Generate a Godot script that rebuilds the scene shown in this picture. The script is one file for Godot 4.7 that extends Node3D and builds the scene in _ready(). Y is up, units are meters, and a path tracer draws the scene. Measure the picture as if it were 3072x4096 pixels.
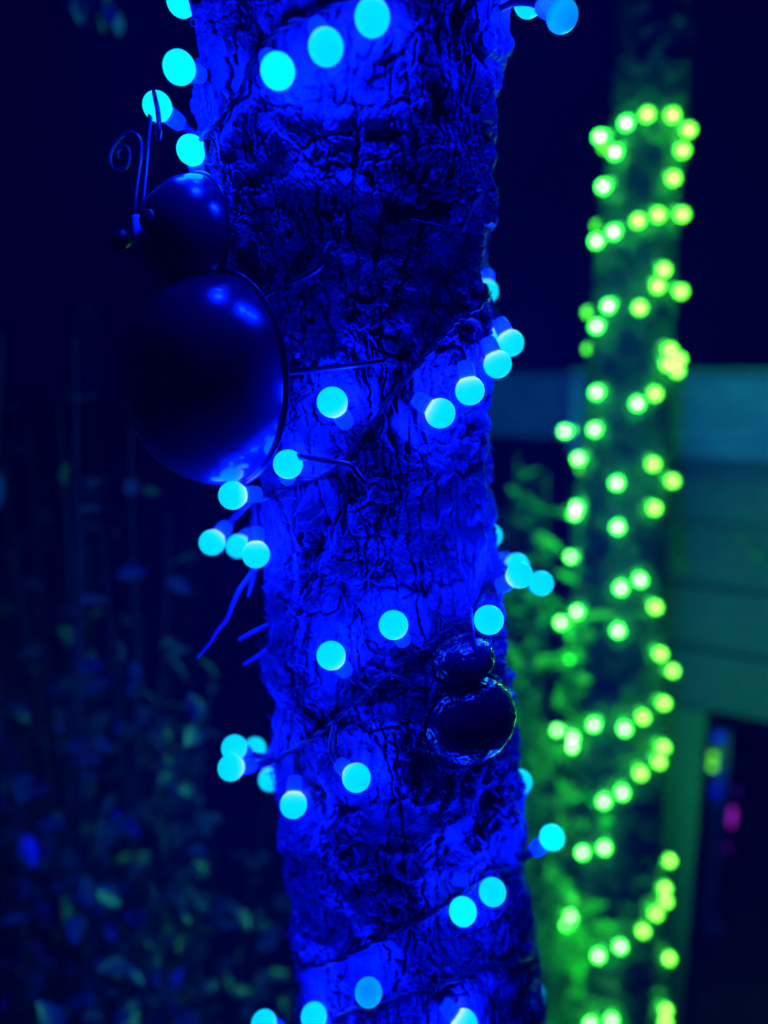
extends Node3D

# the near trunk: height, axis x and radius of its cross-sections; its axis stands at z = -0.66
const NEAR_Z := -0.66
const FAR_Z := -1.75
const NEAR_ROWS := [Vector3(1.033, 0.0406, 0.12), Vector3(1.2015, 0.0251, 0.1162), Vector3(1.3984, 0.0077, 0.111), Vector3(1.5553, -0.0046, 0.1018), Vector3(1.6797, -0.0124, 0.1005), Vector3(1.777, -0.0197, 0.1041), Vector3(1.8869, -0.0282, 0.1169), Vector3(1.9391, -0.0276, 0.1202), Vector3(1.9898, -0.0284, 0.1224)]
const FAR_ROWS := [Vector3(-0.0687, 0.6327, 0.1322), Vector3(0.9003, 0.5755, 0.1101), Vector3(1.5928, 0.5653, 0.0944), Vector3(2.0035, 0.564, 0.082), Vector3(2.2884, 0.5754, 0.0749)]
# the blue string's cable, wound down the trunk: angle round the trunk, height
const CABLE := [Vector2(1.1407, 2.012), Vector2(0.5531, 1.9629), Vector2(0.153, 1.9405), Vector2(-0.0436, 1.9334), Vector2(-0.2479, 1.9274), Vector2(-0.4036, 1.9184), Vector2(-0.5106, 1.9073), Vector2(-0.639, 1.891), Vector2(-0.8482, 1.8795), Vector2(-1.1694, 1.8731), Vector2(-1.45, 1.8756), Vector2(-2.1266, 1.8532), Vector2(-2.8033, 1.8308), Vector2(-3.4799, 1.8084), Vector2(-4.1565, 1.786), Vector2(-4.8332, 1.7636), Vector2(-5.1395, 1.7541), Vector2(-5.4254, 1.7403), Vector2(-5.6133, 1.7332), Vector2(-5.7368, 1.7211), Vector2(-5.9116, 1.7017), Vector2(-6.0705, 1.6845), Vector2(-6.2011, 1.67), Vector2(-6.3709, 1.6494), Vector2(-6.4922, 1.6318), Vector2(-6.6663, 1.6209), Vector2(-6.8641, 1.6148), Vector2(-7.1237, 1.604), Vector2(-7.5882, 1.5899), Vector2(-8.2938, 1.5766), Vector2(-8.9995, 1.5634), Vector2(-9.7051, 1.5502), Vector2(-10.4107, 1.5369), Vector2(-11.1164, 1.5237), Vector2(-11.4196, 1.5194), Vector2(-11.7783, 1.511), Vector2(-11.9863, 1.5007), Vector2(-12.1764, 1.4915), Vector2(-12.3398, 1.4815), Vector2(-12.5006, 1.4701), Vector2(-12.6843, 1.4533), Vector2(-12.8368, 1.4387), Vector2(-13.0432, 1.4158), Vector2(-13.2638, 1.3963), Vector2(-13.7708, 1.3547), Vector2(-14.5539, 1.3357), Vector2(-15.3371, 1.3167), Vector2(-16.1202, 1.2977), Vector2(-16.9034, 1.2787), Vector2(-17.6866, 1.2597), Vector2(-18.1773, 1.2774), Vector2(-18.4909, 1.2712), Vector2(-18.69, 1.2612), Vector2(-18.8964, 1.2473), Vector2(-19.145, 1.2258), Vector2(-19.4775, 1.1937), Vector2(-19.9664, 1.1475), Vector2(-20.7745, 1.1497), Vector2(-21.5826, 1.1519), Vector2(-22.3907, 1.1541), Vector2(-23.1988, 1.1563), Vector2(-24.0068, 1.1585), Vector2(-24.5403, 1.1913), Vector2(-24.9083, 1.1951), Vector2(-25.0825, 1.1902), Vector2(-25.2699, 1.1801), Vector2(-25.6314, 1.1545), Vector2(-25.9961, 1.1159), Vector2(-26.1834, 1.094)]
# blue globe lights: centre, direction of the socket, where the lead meets the cable, label
var BLUE := [
	[Vector3(-0.155, 1.977, -0.6331), Vector3(0.0229, 0.9034, -0.4282), Vector3(-0.152, 2.0016, -0.6451), "glowing blue globe light cut off by the top left, highest one left of the trunk"],
	[Vector3(-0.0075, 1.9202, -0.5246), Vector3(0.0903, 0.8707, -0.4834), Vector3(-0.0017, 1.9437, -0.5383), "blue globe light on the bark, highest of the slanting row of three near the top"],
	[Vector3(-0.0372, 1.903, -0.5243), Vector3(-0.3186, 0.8054, -0.4999), Vector3(-0.0474, 1.93, -0.5379), "blue globe light on the bark, middle of the slanting row of three near the top"],
	[Vector3(-0.0693, 1.8914, -0.5313), Vector3(-0.4019, 0.6343, -0.6604), Vector3(-0.0828, 1.9121, -0.5505), "brightest cyan globe light, lowest of the slanting row of three near the top"],
	[Vector3(0.1094, 1.9733, -0.6254), Vector3(-0.3931, 0.7732, -0.4976), Vector3(0.0865, 2.012, -0.6073), "blue globe light right of the trunk top, cut off by the picture's upper edge"],
	[Vector3(0.1267, 1.9472, -0.5867), Vector3(-0.6097, 0.5652, -0.5557), Vector3(0.0856, 1.9626, -0.6122), "blue globe light farthest out in the top right, its dark blue side to the right"],
	[Vector3(-0.143, 1.9073, -0.5689), Vector3(0.4994, 0.0847, -0.8622), Vector3(-0.1072, 1.8876, -0.5687), "egg-shaped blue globe light left of the trunk with a white glow at its socket"],
	[Vector3(-0.1769, 1.902, -0.6303), Vector3(0.6817, -0.4288, -0.5929), Vector3(-0.1387, 1.8753, -0.6168), "blue globe light crossed by the big ladybird's straight antenna"],
	[Vector3(-0.1488, 1.8668, -0.6172), Vector3(0.1238, -0.6882, -0.7149), Vector3(-0.1354, 1.8713, -0.6109), "blue globe light just above the head of the big ladybird"],
	[Vector3(0.0968, 1.9688, -0.7639), Vector3(-0.2969, 0.5737, -0.7634), Vector3(0.0567, 1.9844, -0.7505), "sliver of a blue globe light peeping past the trunk's right edge near the top"],
	[Vector3(0.0984, 1.7738, -0.742), Vector3(0.0844, 0.8237, -0.5607), Vector3(0.0664, 1.7892, -0.7265), "half-hidden blue globe light at the right bark edge, top of the middle cluster"],
	[Vector3(0.0987, 1.7264, -0.6719), Vector3(-0.2965, 0.9209, -0.2533), Vector3(0.0884, 1.77, -0.6678), "blue globe light at the back left of the cluster of three on the right edge"],
	[Vector3(0.1071, 1.7223, -0.6456), Vector3(-0.4454, 0.8466, -0.2912), Vector3(0.0881, 1.7636, -0.647), "blue globe light sticking out farthest right in the cluster of three on the right edge"],
	[Vector3(0.0915, 1.7044, -0.6117), Vector3(-0.3575, 0.9011, -0.2453), Vector3(0.0627, 1.7394, -0.5893), "lowest blue globe light of the cluster of three on the trunk's right edge"],
	[Vector3(0.0659, 1.6843, -0.5793), Vector3(-0.1848, 0.9521, -0.2436), Vector3(0.04, 1.7113, -0.5697), "blue globe light with a pale band and dark lead, below the cluster of three"],
	[Vector3(0.0415, 1.6685, -0.5539), Vector3(-0.833, 0.499, -0.2392), Vector3(0.0174, 1.6828, -0.5602), "plain cyan globe light right of centre, beside the one with the pale band"],
	[Vector3(-0.0374, 1.677, -0.5443), Vector3(0.4771, -0.768, -0.4272), Vector3(-0.0178, 1.6506, -0.5556), "blue globe light alone on the bark right of the big ladybird's body"],
	[Vector3(-0.0725, 1.63, -0.5593), Vector3(-0.1251, -0.6378, -0.76), Vector3(-0.0752, 1.6102, -0.579), "blue globe light overlapping the lower right rim of the big ladybird"],
	[Vector3(-0.118, 1.6038, -0.5735), Vector3(0.8418, -0.0418, -0.5382), Vector3(-0.1062, 1.5913, -0.6247), "blue globe light touching the underside of the big ladybird, socket to the right"],
	[Vector3(-0.1486, 1.5535, -0.6273), Vector3(0.4696, 0.5439, -0.6955), Vector3(-0.1096, 1.5929, -0.6108), "leftmost of the three blue globe lights hanging under the big ladybird"],
	[Vector3(-0.1373, 1.5372, -0.6816), Vector3(0.3219, 0.3851, -0.8649), Vector3(-0.1085, 1.5929, -0.6108), "middle, farther of the three blue globe lights hanging under the big ladybird"],
	[Vector3(-0.1031, 1.5539, -0.5829), Vector3(-0.059, 0.8255, -0.5614), Vector3(-0.1077, 1.5937, -0.6109), "rightmost of the three hanging under the big ladybird, white glow at its socket"],
	[Vector3(0.1046, 1.5405, -0.7127), Vector3(-0.1136, -0.6066, -0.7869), Vector3(0.0859, 1.5369, -0.719), "small half-hidden blue globe light on the right edge beside the green shrub"],
	[Vector3(0.1269, 1.5175, -0.688), Vector3(-0.5077, 0.0743, -0.8583), Vector3(0.0965, 1.5331, -0.7001), "blue globe light mostly hidden behind the pair on the lower right edge"],
	[Vector3(0.1118, 1.5337, -0.5944), Vector3(-0.6631, -0.5984, -0.4498), Vector3(0.0918, 1.517, -0.6057), "larger front blue globe light of the pair on the lower right edge"],
	[Vector3(0.1414, 1.5115, -0.6461), Vector3(-0.0732, -0.3834, -0.9207), Vector3(0.1047, 1.5275, -0.6687), "right blue globe light of the pair on the lower right edge, over green leaves"],
	[Vector3(0.0784, 1.5164, -0.532), Vector3(-0.0017, -0.4938, -0.8695), Vector3(0.0644, 1.5036, -0.5727), "blue globe light right above the head of the small ladybird"],
	[Vector3(0.0072, 1.5103, -0.538), Vector3(0.373, -0.7887, -0.4888), Vector3(0.0274, 1.482, -0.5535), "blue globe light with a tuft of fine hairs over it, left of the small ladybird"],
	[Vector3(-0.0408, 1.4838, -0.5431), Vector3(0.5228, -0.777, -0.3507), Vector3(-0.0118, 1.4528, -0.5494), "blue globe light pointing up left on a lead, below the trunk's middle"],
	[Vector3(-0.1327, 1.3712, -0.6092), Vector3(0.3801, -0.618, -0.6882), Vector3(-0.1007, 1.352, -0.6307), "upper left blue globe light of the cluster off the trunk's lower left edge"],
	[Vector3(-0.132, 1.3205, -0.7013), Vector3(0.1111, -0.8484, -0.5176), Vector3(-0.0915, 1.2974, -0.7011), "small farther blue globe light, right in the cluster off the lower left edge"],
	[Vector3(-0.1304, 1.367, -0.5829), Vector3(0.7855, -0.2119, -0.5814), Vector3(-0.094, 1.3607, -0.6107), "lower left blue globe light of the cluster off the lower left edge"],
	[Vector3(-0.1134, 1.3002, -0.6771), Vector3(-0.225, 0.2162, -0.9501), Vector3(-0.0982, 1.3384, -0.695), "half-covered blue globe light between the left cluster and the hanging one"],
	[Vector3(-0.0753, 1.3446, -0.5634), Vector3(-0.0067, 0.7003, -0.7138), Vector3(-0.0759, 1.383, -0.5819), "blue globe light hanging straight down from its socket low on the left"],
	[Vector3(-0.0216, 1.3862, -0.5342), Vector3(-0.6354, 0.0888, -0.7671), Vector3(-0.0388, 1.4222, -0.5558), "blue globe light on the bark low in the middle, left of a dark furrow"],
	[Vector3(0.1318, 1.3093, -0.6584), Vector3(0.124, -0.8827, -0.4533), Vector3(0.1357, 1.2733, -0.6779), "mottled blue globe light half behind the right edge under the small ladybird"],
	[Vector3(0.1502, 1.29, -0.5988), Vector3(-0.6654, -0.7232, -0.1852), Vector3(0.1259, 1.2622, -0.6072), "blue globe light sticking out right on a bent dark lead over green lights"],
	[Vector3(0.0902, 1.2738, -0.5489), Vector3(0.308, -0.423, -0.8522), Vector3(0.0986, 1.2748, -0.5729), "upper right blue globe light of the pair low on the right bark"],
	[Vector3(0.0643, 1.2665, -0.5352), Vector3(0.0532, -0.842, -0.5369), Vector3(0.0544, 1.2684, -0.5469), "lower left blue globe light of the pair low on the right bark"],
	[Vector3(-0.0128, 1.1934, -0.5315), Vector3(0.0469, -0.8394, -0.5414), Vector3(-0.0123, 1.1655, -0.5461), "dimmer, darker blue globe light near the bottom of the bark"],
	[Vector3(-0.0617, 1.141, -0.5607), Vector3(0.4424, -0.8206, -0.3617), Vector3(-0.0519, 1.127, -0.5716), "blue globe light at the bottom edge on the trunk's left side"],
	[Vector3(-0.1064, 1.1307, -0.5633), Vector3(0.5478, -0.6978, -0.4615), Vector3(-0.0652, 1.1065, -0.5882), "blue globe light cut by the bottom edge, left of the trunk"],
	[Vector3(0.067, 1.1639, -0.5304), Vector3(-0.7598, 0.5181, -0.3927), Vector3(0.0439, 1.193, -0.541), "blue globe light cut by the bottom edge, right of the trunk's middle"],
	[Vector3(0.1528, 1.0755, -0.6546), Vector3(0.3446, -0.8755, -0.3386), Vector3(0.1604, 1.0517, -0.6637), "sliver of blue globe light behind the right bark edge at the bottom"],
]
# green globe lights: centre, foot of the lead on the bark, colour of glass, label
var GREEN := [
	[Vector3(0.5425, 2.2175, -1.6619), Vector3(0.5504, 2.2295, -1.6797), 1, "blurred green globe light, first down the far trunk's front"],
	[Vector3(0.5757, 2.0198, -1.6527), Vector3(0.5729, 2.0318, -1.6718), 1, "blurred green globe light, second down the far trunk's front"],
	[Vector3(0.5349, 2.0085, -1.6561), Vector3(0.5423, 2.0205, -1.6742), 1, "blurred green globe light, third down the far trunk's front"],
	[Vector3(0.5475, 1.8305, -1.6481), Vector3(0.5516, 1.8425, -1.6667), 1, "blurred green globe light, fourth down the far trunk's front"],
	[Vector3(0.5531, 1.6276, -1.641), Vector3(0.5559, 1.6396, -1.6601), 0, "blurred green globe light, fifth down the far trunk's front"],
	[Vector3(0.5197, 1.4512, -1.6465), Vector3(0.5304, 1.4632, -1.6629), 0, "blurred green globe light, sixth down the far trunk's front"],
	[Vector3(0.6144, 1.3727, -1.7332), Vector3(0.6559, 1.3847, -1.7093), 2, "blurred dim green globe light, seventh down the far trunk's front"],
	[Vector3(0.5261, 1.3518, -1.6418), Vector3(0.5356, 1.3638, -1.659), 0, "blurred green globe light, eighth down the far trunk's front"],
	[Vector3(0.5815, 1.2315, -1.6316), Vector3(0.5791, 1.2435, -1.6507), 0, "blurred green globe light, ninth down the far trunk's front"],
	[Vector3(0.5396, 1.2109, -1.6348), Vector3(0.5465, 1.2229, -1.6529), 0, "blurred green globe light, tenth down the far trunk's front"],
	[Vector3(0.5388, 1.1096, -1.6333), Vector3(0.546, 1.1216, -1.6511), 0, "blurred green globe light, eleventh down the far trunk's front"],
	[Vector3(0.565, 0.871, -1.6234), Vector3(0.5676, 0.883, -1.6426), 0, "blurred green globe light, twelfth down the far trunk's front"],
	[Vector3(0.5684, 0.7082, -1.6204), Vector3(0.5722, 0.7202, -1.6395), 0, "blurred green globe light, thirteenth down the far trunk's front"],
	[Vector3(0.5295, 0.6774, -1.6328), Vector3(0.5414, 0.6894, -1.6483), 0, "blurred green globe light, fourteenth down the far trunk's front"],
	[Vector3(0.5365, 0.5551, -1.6298), Vector3(0.5483, 0.5671, -1.6453), 0, "blurred green globe light, fifteenth down the far trunk's front"],
	[Vector3(0.586, 0.2951, -1.6123), Vector3(0.591, 0.3071, -1.6308), 0, "blurred green globe light, sixteenth down the far trunk's front"],
	[Vector3(0.5384, 0.2525, -1.6306), Vector3(0.5528, 0.2645, -1.6445), 0, "blurred green globe light, seventeenth down the far trunk's front"],
	[Vector3(0.5767, 0.0795, -1.6129), Vector3(0.5858, 0.0915, -1.6302), 0, "blurred green globe light, eighteenth down the far trunk's front"],
	[Vector3(0.5942, 2.215, -1.6594), Vector3(0.5885, 2.227, -1.678), 1, "blurred yellow-green globe light, first down the far trunk's right edge"],
	[Vector3(0.6397, 2.1943, -1.6855), Vector3(0.6226, 2.2063, -1.6959), 1, "blurred yellow-green globe light, second down the far trunk's right edge"],
	[Vector3(0.6254, 2.1512, -1.6732), Vector3(0.6113, 2.1632, -1.6871), 1, "blurred yellow-green globe light, third down the far trunk's right edge"],
	[Vector3(0.6059, 2.094, -1.6618), Vector3(0.5961, 2.106, -1.6787), 1, "blurred yellow-green globe light, fourth down the far trunk's right edge"],
	[Vector3(0.6418, 2.0934, -1.7612), Vector3(0.6444, 2.1054, -1.7522), 2, "blurred dim green globe light, fifth down the far trunk's right edge"],
	[Vector3(0.6387, 2.0271, -1.6857), Vector3(0.6209, 2.0391, -1.695), 1, "blurred yellow-green globe light, sixth down the far trunk's right edge"],
	[Vector3(0.6391, 2.0218, -1.7594), Vector3(0.6433, 2.0338, -1.7505), 2, "blurred dim green globe light, seventh down the far trunk's right edge"],
	[Vector3(0.5957, 1.9091, -1.654), Vector3(0.588, 1.9211, -1.6716), 1, "blurred yellow-green globe light, eighth down the far trunk's right edge"],
	[Vector3(0.5836, 1.8755, -1.6496), Vector3(0.5789, 1.8875, -1.6684), 1, "blurred yellow-green globe light, ninth down the far trunk's right edge"],
	[Vector3(0.6517, 1.8687, -1.6962), Vector3(0.6319, 1.8807, -1.7014), 1, "blurred yellow-green globe light, tenth down the far trunk's right edge"],
	[Vector3(0.6245, 1.7427, -1.6619), Vector3(0.6105, 1.7547, -1.6761), 1, "blurred yellow-green globe light, eleventh down the far trunk's right edge"],
	[Vector3(0.6613, 1.7235, -1.7036), Vector3(0.6405, 1.7355, -1.706), 1, "blurred yellow-green globe light, twelfth down the far trunk's right edge"],
	[Vector3(0.6202, 1.712, -1.6581), Vector3(0.6073, 1.724, -1.6731), 1, "blurred yellow-green globe light, thirteenth down the far trunk's right edge"],
	[Vector3(0.653, 1.698, -1.688), Vector3(0.6336, 1.71, -1.6945), 1, "blurred yellow-green globe light, fourteenth down the far trunk's right edge"],
	[Vector3(0.5911, 1.6485, -1.644), Vector3(0.585, 1.6605, -1.6625), 1, "blurred yellow-green globe light, fifteenth down the far trunk's right edge"],
	[Vector3(0.6395, 1.5026, -1.7423), Vector3(0.6581, 1.5146, -1.7308), 2, "blurred dim green globe light, sixteenth down the far trunk's right edge"],
	[Vector3(0.5965, 1.4945, -1.6411), Vector3(0.5897, 1.5065, -1.6592), 1, "blurred yellow-green globe light, seventeenth down the far trunk's right edge"],
	[Vector3(0.6576, 1.4514, -1.6802), Vector3(0.6384, 1.4634, -1.6874), 1, "blurred yellow-green globe light, eighteenth down the far trunk's right edge"],
	[Vector3(0.6065, 1.3953, -1.6415), Vector3(0.5979, 1.4073, -1.6588), 1, "blurred yellow-green globe light, nineteenth down the far trunk's right edge"],
	[Vector3(0.6571, 1.1623, -1.7389), Vector3(0.6702, 1.1743, -1.727), 2, "blurred dim green globe light, twentieth down the far trunk's right edge"],
	[Vector3(0.6244, 1.1636, -1.6416), Vector3(0.613, 1.1756, -1.6577), 1, "blurred yellow-green globe light, twenty-first down the far trunk's right edge"],
	[Vector3(0.6482, 1.0458, -1.6522), Vector3(0.6326, 1.0578, -1.6647), 1, "blurred yellow-green globe light, twenty-second down the far trunk's right edge"],
	[Vector3(0.7088, 0.9742, -1.7237), Vector3(0.6755, 0.9862, -1.7198), 1, "blurred yellow-green globe light, twenty-third down the far trunk's right edge"],
	[Vector3(0.6704, 0.9157, -1.6671), Vector3(0.6514, 0.9277, -1.6752), 1, "blurred yellow-green globe light, twenty-fourth down the far trunk's right edge"],
	[Vector3(0.6082, 0.8982, -1.6276), Vector3(0.6013, 0.9102, -1.6459), 1, "blurred yellow-green globe light, twenty-fifth down the far trunk's right edge"],
	[Vector3(0.6833, 0.7967, -1.7393), Vector3(0.6888, 0.8087, -1.7275), 2, "blurred dim green globe light, twenty-sixth down the far trunk's right edge"],
	[Vector3(0.6753, 0.8042, -1.6621), Vector3(0.6567, 0.8162, -1.6709), 1, "blurred yellow-green globe light, twenty-seventh down the far trunk's right edge"],
	[Vector3(0.6621, 0.7734, -1.6476), Vector3(0.6462, 0.7854, -1.6599), 1, "blurred yellow-green globe light, twenty-eighth down the far trunk's right edge"],
	[Vector3(0.6103, 0.7573, -1.6231), Vector3(0.6049, 0.7693, -1.6416), 1, "blurred yellow-green globe light, twenty-ninth down the far trunk's right edge"],
	[Vector3(0.6985, 0.5098, -1.7305), Vector3(0.7097, 0.5218, -1.7169), 2, "blurred dim green globe light, thirtieth down the far trunk's right edge"],
	[Vector3(0.7323, 0.4633, -1.7097), Vector3(0.7097, 0.4753, -1.7058), 1, "blurred yellow-green globe light, thirty-first down the far trunk's right edge"],
	[Vector3(0.703, 0.4249, -1.6554), Vector3(0.6843, 0.4369, -1.664), 1, "blurred yellow-green globe light, thirty-second down the far trunk's right edge"],
	[Vector3(0.7091, 0.386, -1.6581), Vector3(0.6898, 0.398, -1.6659), 1, "blurred yellow-green globe light, thirty-third down the far trunk's right edge"],
	[Vector3(0.6753, 0.3734, -1.6298), Vector3(0.6619, 0.3854, -1.6445), 1, "blurred yellow-green globe light, thirty-fourth down the far trunk's right edge"],
	[Vector3(0.6402, 0.3379, -1.6144), Vector3(0.6339, 0.3499, -1.6328), 1, "blurred yellow-green globe light, thirty-fifth down the far trunk's right edge"],
	[Vector3(0.7349, 0.2095, -1.6713), Vector3(0.7137, 0.2215, -1.6752), 1, "blurred yellow-green globe light, thirty-sixth down the far trunk's right edge"],
	[Vector3(0.7271, 0.0769, -1.6475), Vector3(0.7083, 0.0889, -1.6564), 1, "blurred yellow-green globe light, thirty-seventh down the far trunk's right edge"],
	[Vector3(0.7272, 0.0434, -1.6447), Vector3(0.7088, 0.0554, -1.6541), 1, "blurred yellow-green globe light, thirty-eighth down the far trunk's right edge"],
	[Vector3(0.5063, 2.2074, -1.6839), Vector3(0.5229, 2.2194, -1.6949), 0, "blurred green globe light, first down the far trunk's left edge"],
	[Vector3(0.4634, 2.1909, -1.7208), Vector3(0.5018, 2.2029, -1.7241), 0, "blurred green globe light, second down the far trunk's left edge"],
	[Vector3(0.5073, 2.203, -1.836), Vector3(0.5179, 2.215, -1.8005), 2, "blurred dim green globe light, third down the far trunk's left edge"],
	[Vector3(0.4906, 2.1544, -1.6987), Vector3(0.5098, 2.1664, -1.7049), 0, "blurred green globe light, fourth down the far trunk's left edge"],
	[Vector3(0.4759, 2.091, -1.7207), Vector3(0.4967, 2.103, -1.7203), 0, "blurred green globe light, fifth down the far trunk's left edge"],
	[Vector3(0.498, 2.029, -1.8266), Vector3(0.5042, 2.041, -1.7994), 2, "blurred dim green globe light, sixth down the far trunk's left edge"],
	[Vector3(0.4921, 1.9908, -1.6823), Vector3(0.5094, 2.0028, -1.6924), 0, "blurred green globe light, seventh down the far trunk's left edge"],
	[Vector3(0.468, 1.9788, -1.7253), Vector3(0.489, 1.9908, -1.7231), 0, "blurred green globe light, eighth down the far trunk's left edge"],
	[Vector3(0.489, 1.8369, -1.6794), Vector3(0.5065, 1.8489, -1.6892), 0, "blurred green globe light, ninth down the far trunk's left edge"],
	[Vector3(0.4894, 1.8351, -1.8414), Vector3(0.5008, 1.8471, -1.8049), 2, "blurred dim green globe light, tenth down the far trunk's left edge"],
	[Vector3(0.4715, 1.795, -1.7025), Vector3(0.4919, 1.807, -1.7055), 0, "blurred green globe light, eleventh down the far trunk's left edge"],
	[Vector3(0.4903, 1.7491, -1.8244), Vector3(0.4942, 1.7611, -1.8004), 2, "blurred dim green globe light, twelfth down the far trunk's left edge"],
	[Vector3(0.4752, 1.6502, -1.6881), Vector3(0.4948, 1.6622, -1.6942), 0, "blurred green globe light, thirteenth down the far trunk's left edge"],
	[Vector3(0.4747, 1.5677, -1.6856), Vector3(0.4943, 1.5797, -1.6919), 0, "blurred green globe light, fourteenth down the far trunk's left edge"],
	[Vector3(0.4188, 1.56, -1.73), Vector3(0.4761, 1.572, -1.7285), 0, "blurred green globe light, fifteenth down the far trunk's left edge"],
	[Vector3(0.4546, 1.4957, -1.736), Vector3(0.4755, 1.5077, -1.729), 0, "blurred green globe light, sixteenth down the far trunk's left edge"],
	[Vector3(0.4871, 1.4622, -1.8167), Vector3(0.486, 1.4742, -1.7982), 2, "blurred dim green globe light, seventeenth down the far trunk's left edge"],
	[Vector3(0.454, 1.3805, -1.7333), Vector3(0.475, 1.3925, -1.7267), 0, "blurred green globe light, eighteenth down the far trunk's left edge"],
	[Vector3(0.4529, 1.3631, -1.7427), Vector3(0.4734, 1.3751, -1.7338), 0, "blurred green globe light, nineteenth down the far trunk's left edge"],
	[Vector3(0.4519, 1.2567, -1.7454), Vector3(0.4723, 1.2687, -1.7355), 0, "blurred green globe light, twentieth down the far trunk's left edge"],
	[Vector3(0.4598, 1.1316, -1.7042), Vector3(0.4813, 1.1436, -1.7038), 0, "blurred green globe light, twenty-first down the far trunk's left edge"],
	[Vector3(0.4288, 1.0973, -1.7259), Vector3(0.4735, 1.1093, -1.7232), 0, "blurred green globe light, twenty-second down the far trunk's left edge"],
	[Vector3(0.4548, 1.0148, -1.7155), Vector3(0.4765, 1.0268, -1.712), 0, "blurred green globe light, twenty-third down the far trunk's left edge"],
	[Vector3(0.4995, 0.8685, -1.6494), Vector3(0.5154, 0.8805, -1.6618), 0, "blurred green globe light, twenty-fourth down the far trunk's left edge"],
	[Vector3(0.4317, 0.8179, -1.7201), Vector3(0.4761, 0.8299, -1.7184), 0, "blurred green globe light, twenty-fifth down the far trunk's left edge"],
	[Vector3(0.4641, 0.8107, -1.6959), Vector3(0.4857, 0.8227, -1.6964), 0, "blurred green globe light, twenty-sixth down the far trunk's left edge"],
	[Vector3(0.4645, 0.7864, -1.6974), Vector3(0.486, 0.7984, -1.6973), 0, "blurred green globe light, twenty-seventh down the far trunk's left edge"],
	[Vector3(0.5012, 0.5043, -1.7963), Vector3(0.488, 0.5163, -1.7845), 2, "blurred dim green globe light, twenty-eighth down the far trunk's left edge"],
	[Vector3(0.4941, 0.5186, -1.6636), Vector3(0.5137, 0.5306, -1.6706), 0, "blurred green globe light, twenty-ninth down the far trunk's left edge"],
	[Vector3(0.4815, 0.3122, -1.695), Vector3(0.5037, 0.3242, -1.6937), 0, "blurred green globe light, thirtieth down the far trunk's left edge"],
	[Vector3(0.4767, 0.277, -1.7127), Vector3(0.4988, 0.289, -1.7073), 0, "blurred green globe light, thirty-first down the far trunk's left edge"],
	[Vector3(0.5089, 0.172, -1.8058), Vector3(0.5014, 0.184, -1.7898), 2, "blurred dim green globe light, thirty-second down the far trunk's left edge"],
	[Vector3(0.5169, 0.1348, -1.7895), Vector3(0.4994, 0.1468, -1.7782), 2, "blurred dim green globe light, thirty-third down the far trunk's left edge"],
	[Vector3(0.5316, 0.0438, -1.6387), Vector3(0.549, 0.0558, -1.6496), 0, "blurred green globe light, thirty-fourth down the far trunk's left edge"],
]

var taken := {}
var low := FastNoiseLite.new()
var furrow := FastNoiseLite.new()
var crack := FastNoiseLite.new()
var rough := FastNoiseLite.new()
var fine := FastNoiseLite.new()
var warp := FastNoiseLite.new()
var cells := FastNoiseLite.new()
var cell_lift := FastNoiseLite.new()
var chips := FastNoiseLite.new()
var chip_lift := FastNoiseLite.new()
var zone := FastNoiseLite.new()
var M := {}


# ---------------------------------------------------------------- helpers

func numbered(called: String) -> String:
	var n: int = taken.get(called, -1) + 1
	taken[called] = n
	return called if n == 0 else "%s_%03d" % [called, n]


func thing(called: String, label: String, category: String, where := Vector3.ZERO, group := "") -> Node3D:
	var o := Node3D.new()
	o.name = numbered(called)
	add_child(o)
	o.position = where
	tag(o, label, category, group)
	return o


func tag(o: Node, label: String, category: String, group := "") -> void:
	o.set_meta("label", label)
	o.set_meta("category", category)
	if group:
		o.set_meta("group", group)


func part(called: String, mesh: Mesh, material: Material, parent: Node, where := Vector3.ZERO) -> MeshInstance3D:
	var o := MeshInstance3D.new()
	o.name = called
	o.mesh = mesh
	o.material_override = material
	parent.add_child(o, true)
	o.position = where
	return o


func mat(color: Color, roughness := 0.6, specular := 0.5) -> StandardMaterial3D:
	var m := StandardMaterial3D.new()
	m.albedo_color = color.linear_to_srgb()
	m.roughness = roughness
	m.metallic_specular = specular
	return m


func noise(type: int, frequency: float, octaves := 1, sd := 1) -> FastNoiseLite:
	var n := FastNoiseLite.new()
	n.noise_type = type
	n.frequency = frequency
	n.seed = sd
	n.fractal_type = FastNoiseLite.FRACTAL_FBM if octaves > 1 else FastNoiseLite.FRACTAL_NONE
	n.fractal_octaves = octaves
	return n


func plates(frequency: float, sd: int, what: int) -> FastNoiseLite:
	var n := noise(FastNoiseLite.TYPE_CELLULAR, frequency, 1, sd)
	n.cellular_return_type = what
	n.cellular_jitter = 0.75
	return n


func noise_texture(n: FastNoiseLite, a: Color, b: Color, side := 512) -> NoiseTexture2D:
	var t := NoiseTexture2D.new()
	t.width = side
	t.height = side
	t.seamless = true
	t.noise = n
	var g := Gradient.new()
	g.set_color(0, a.linear_to_srgb())
	g.set_color(1, b.linear_to_srgb())
	t.color_ramp = g
	return t


func array_mesh(v: PackedVector3Array, n: PackedVector3Array, index: PackedInt32Array, uv := PackedVector2Array()) -> ArrayMesh:
	var a := []
	a.resize(Mesh.ARRAY_MAX)
	a[Mesh.ARRAY_VERTEX] = v
	a[Mesh.ARRAY_NORMAL] = n
	a[Mesh.ARRAY_INDEX] = index
	if uv.size():
		a[Mesh.ARRAY_TEX_UV] = uv
	var m := ArrayMesh.new()
	m.add_surface_from_arrays(Mesh.PRIMITIVE_TRIANGLES, a)
	return m


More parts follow.
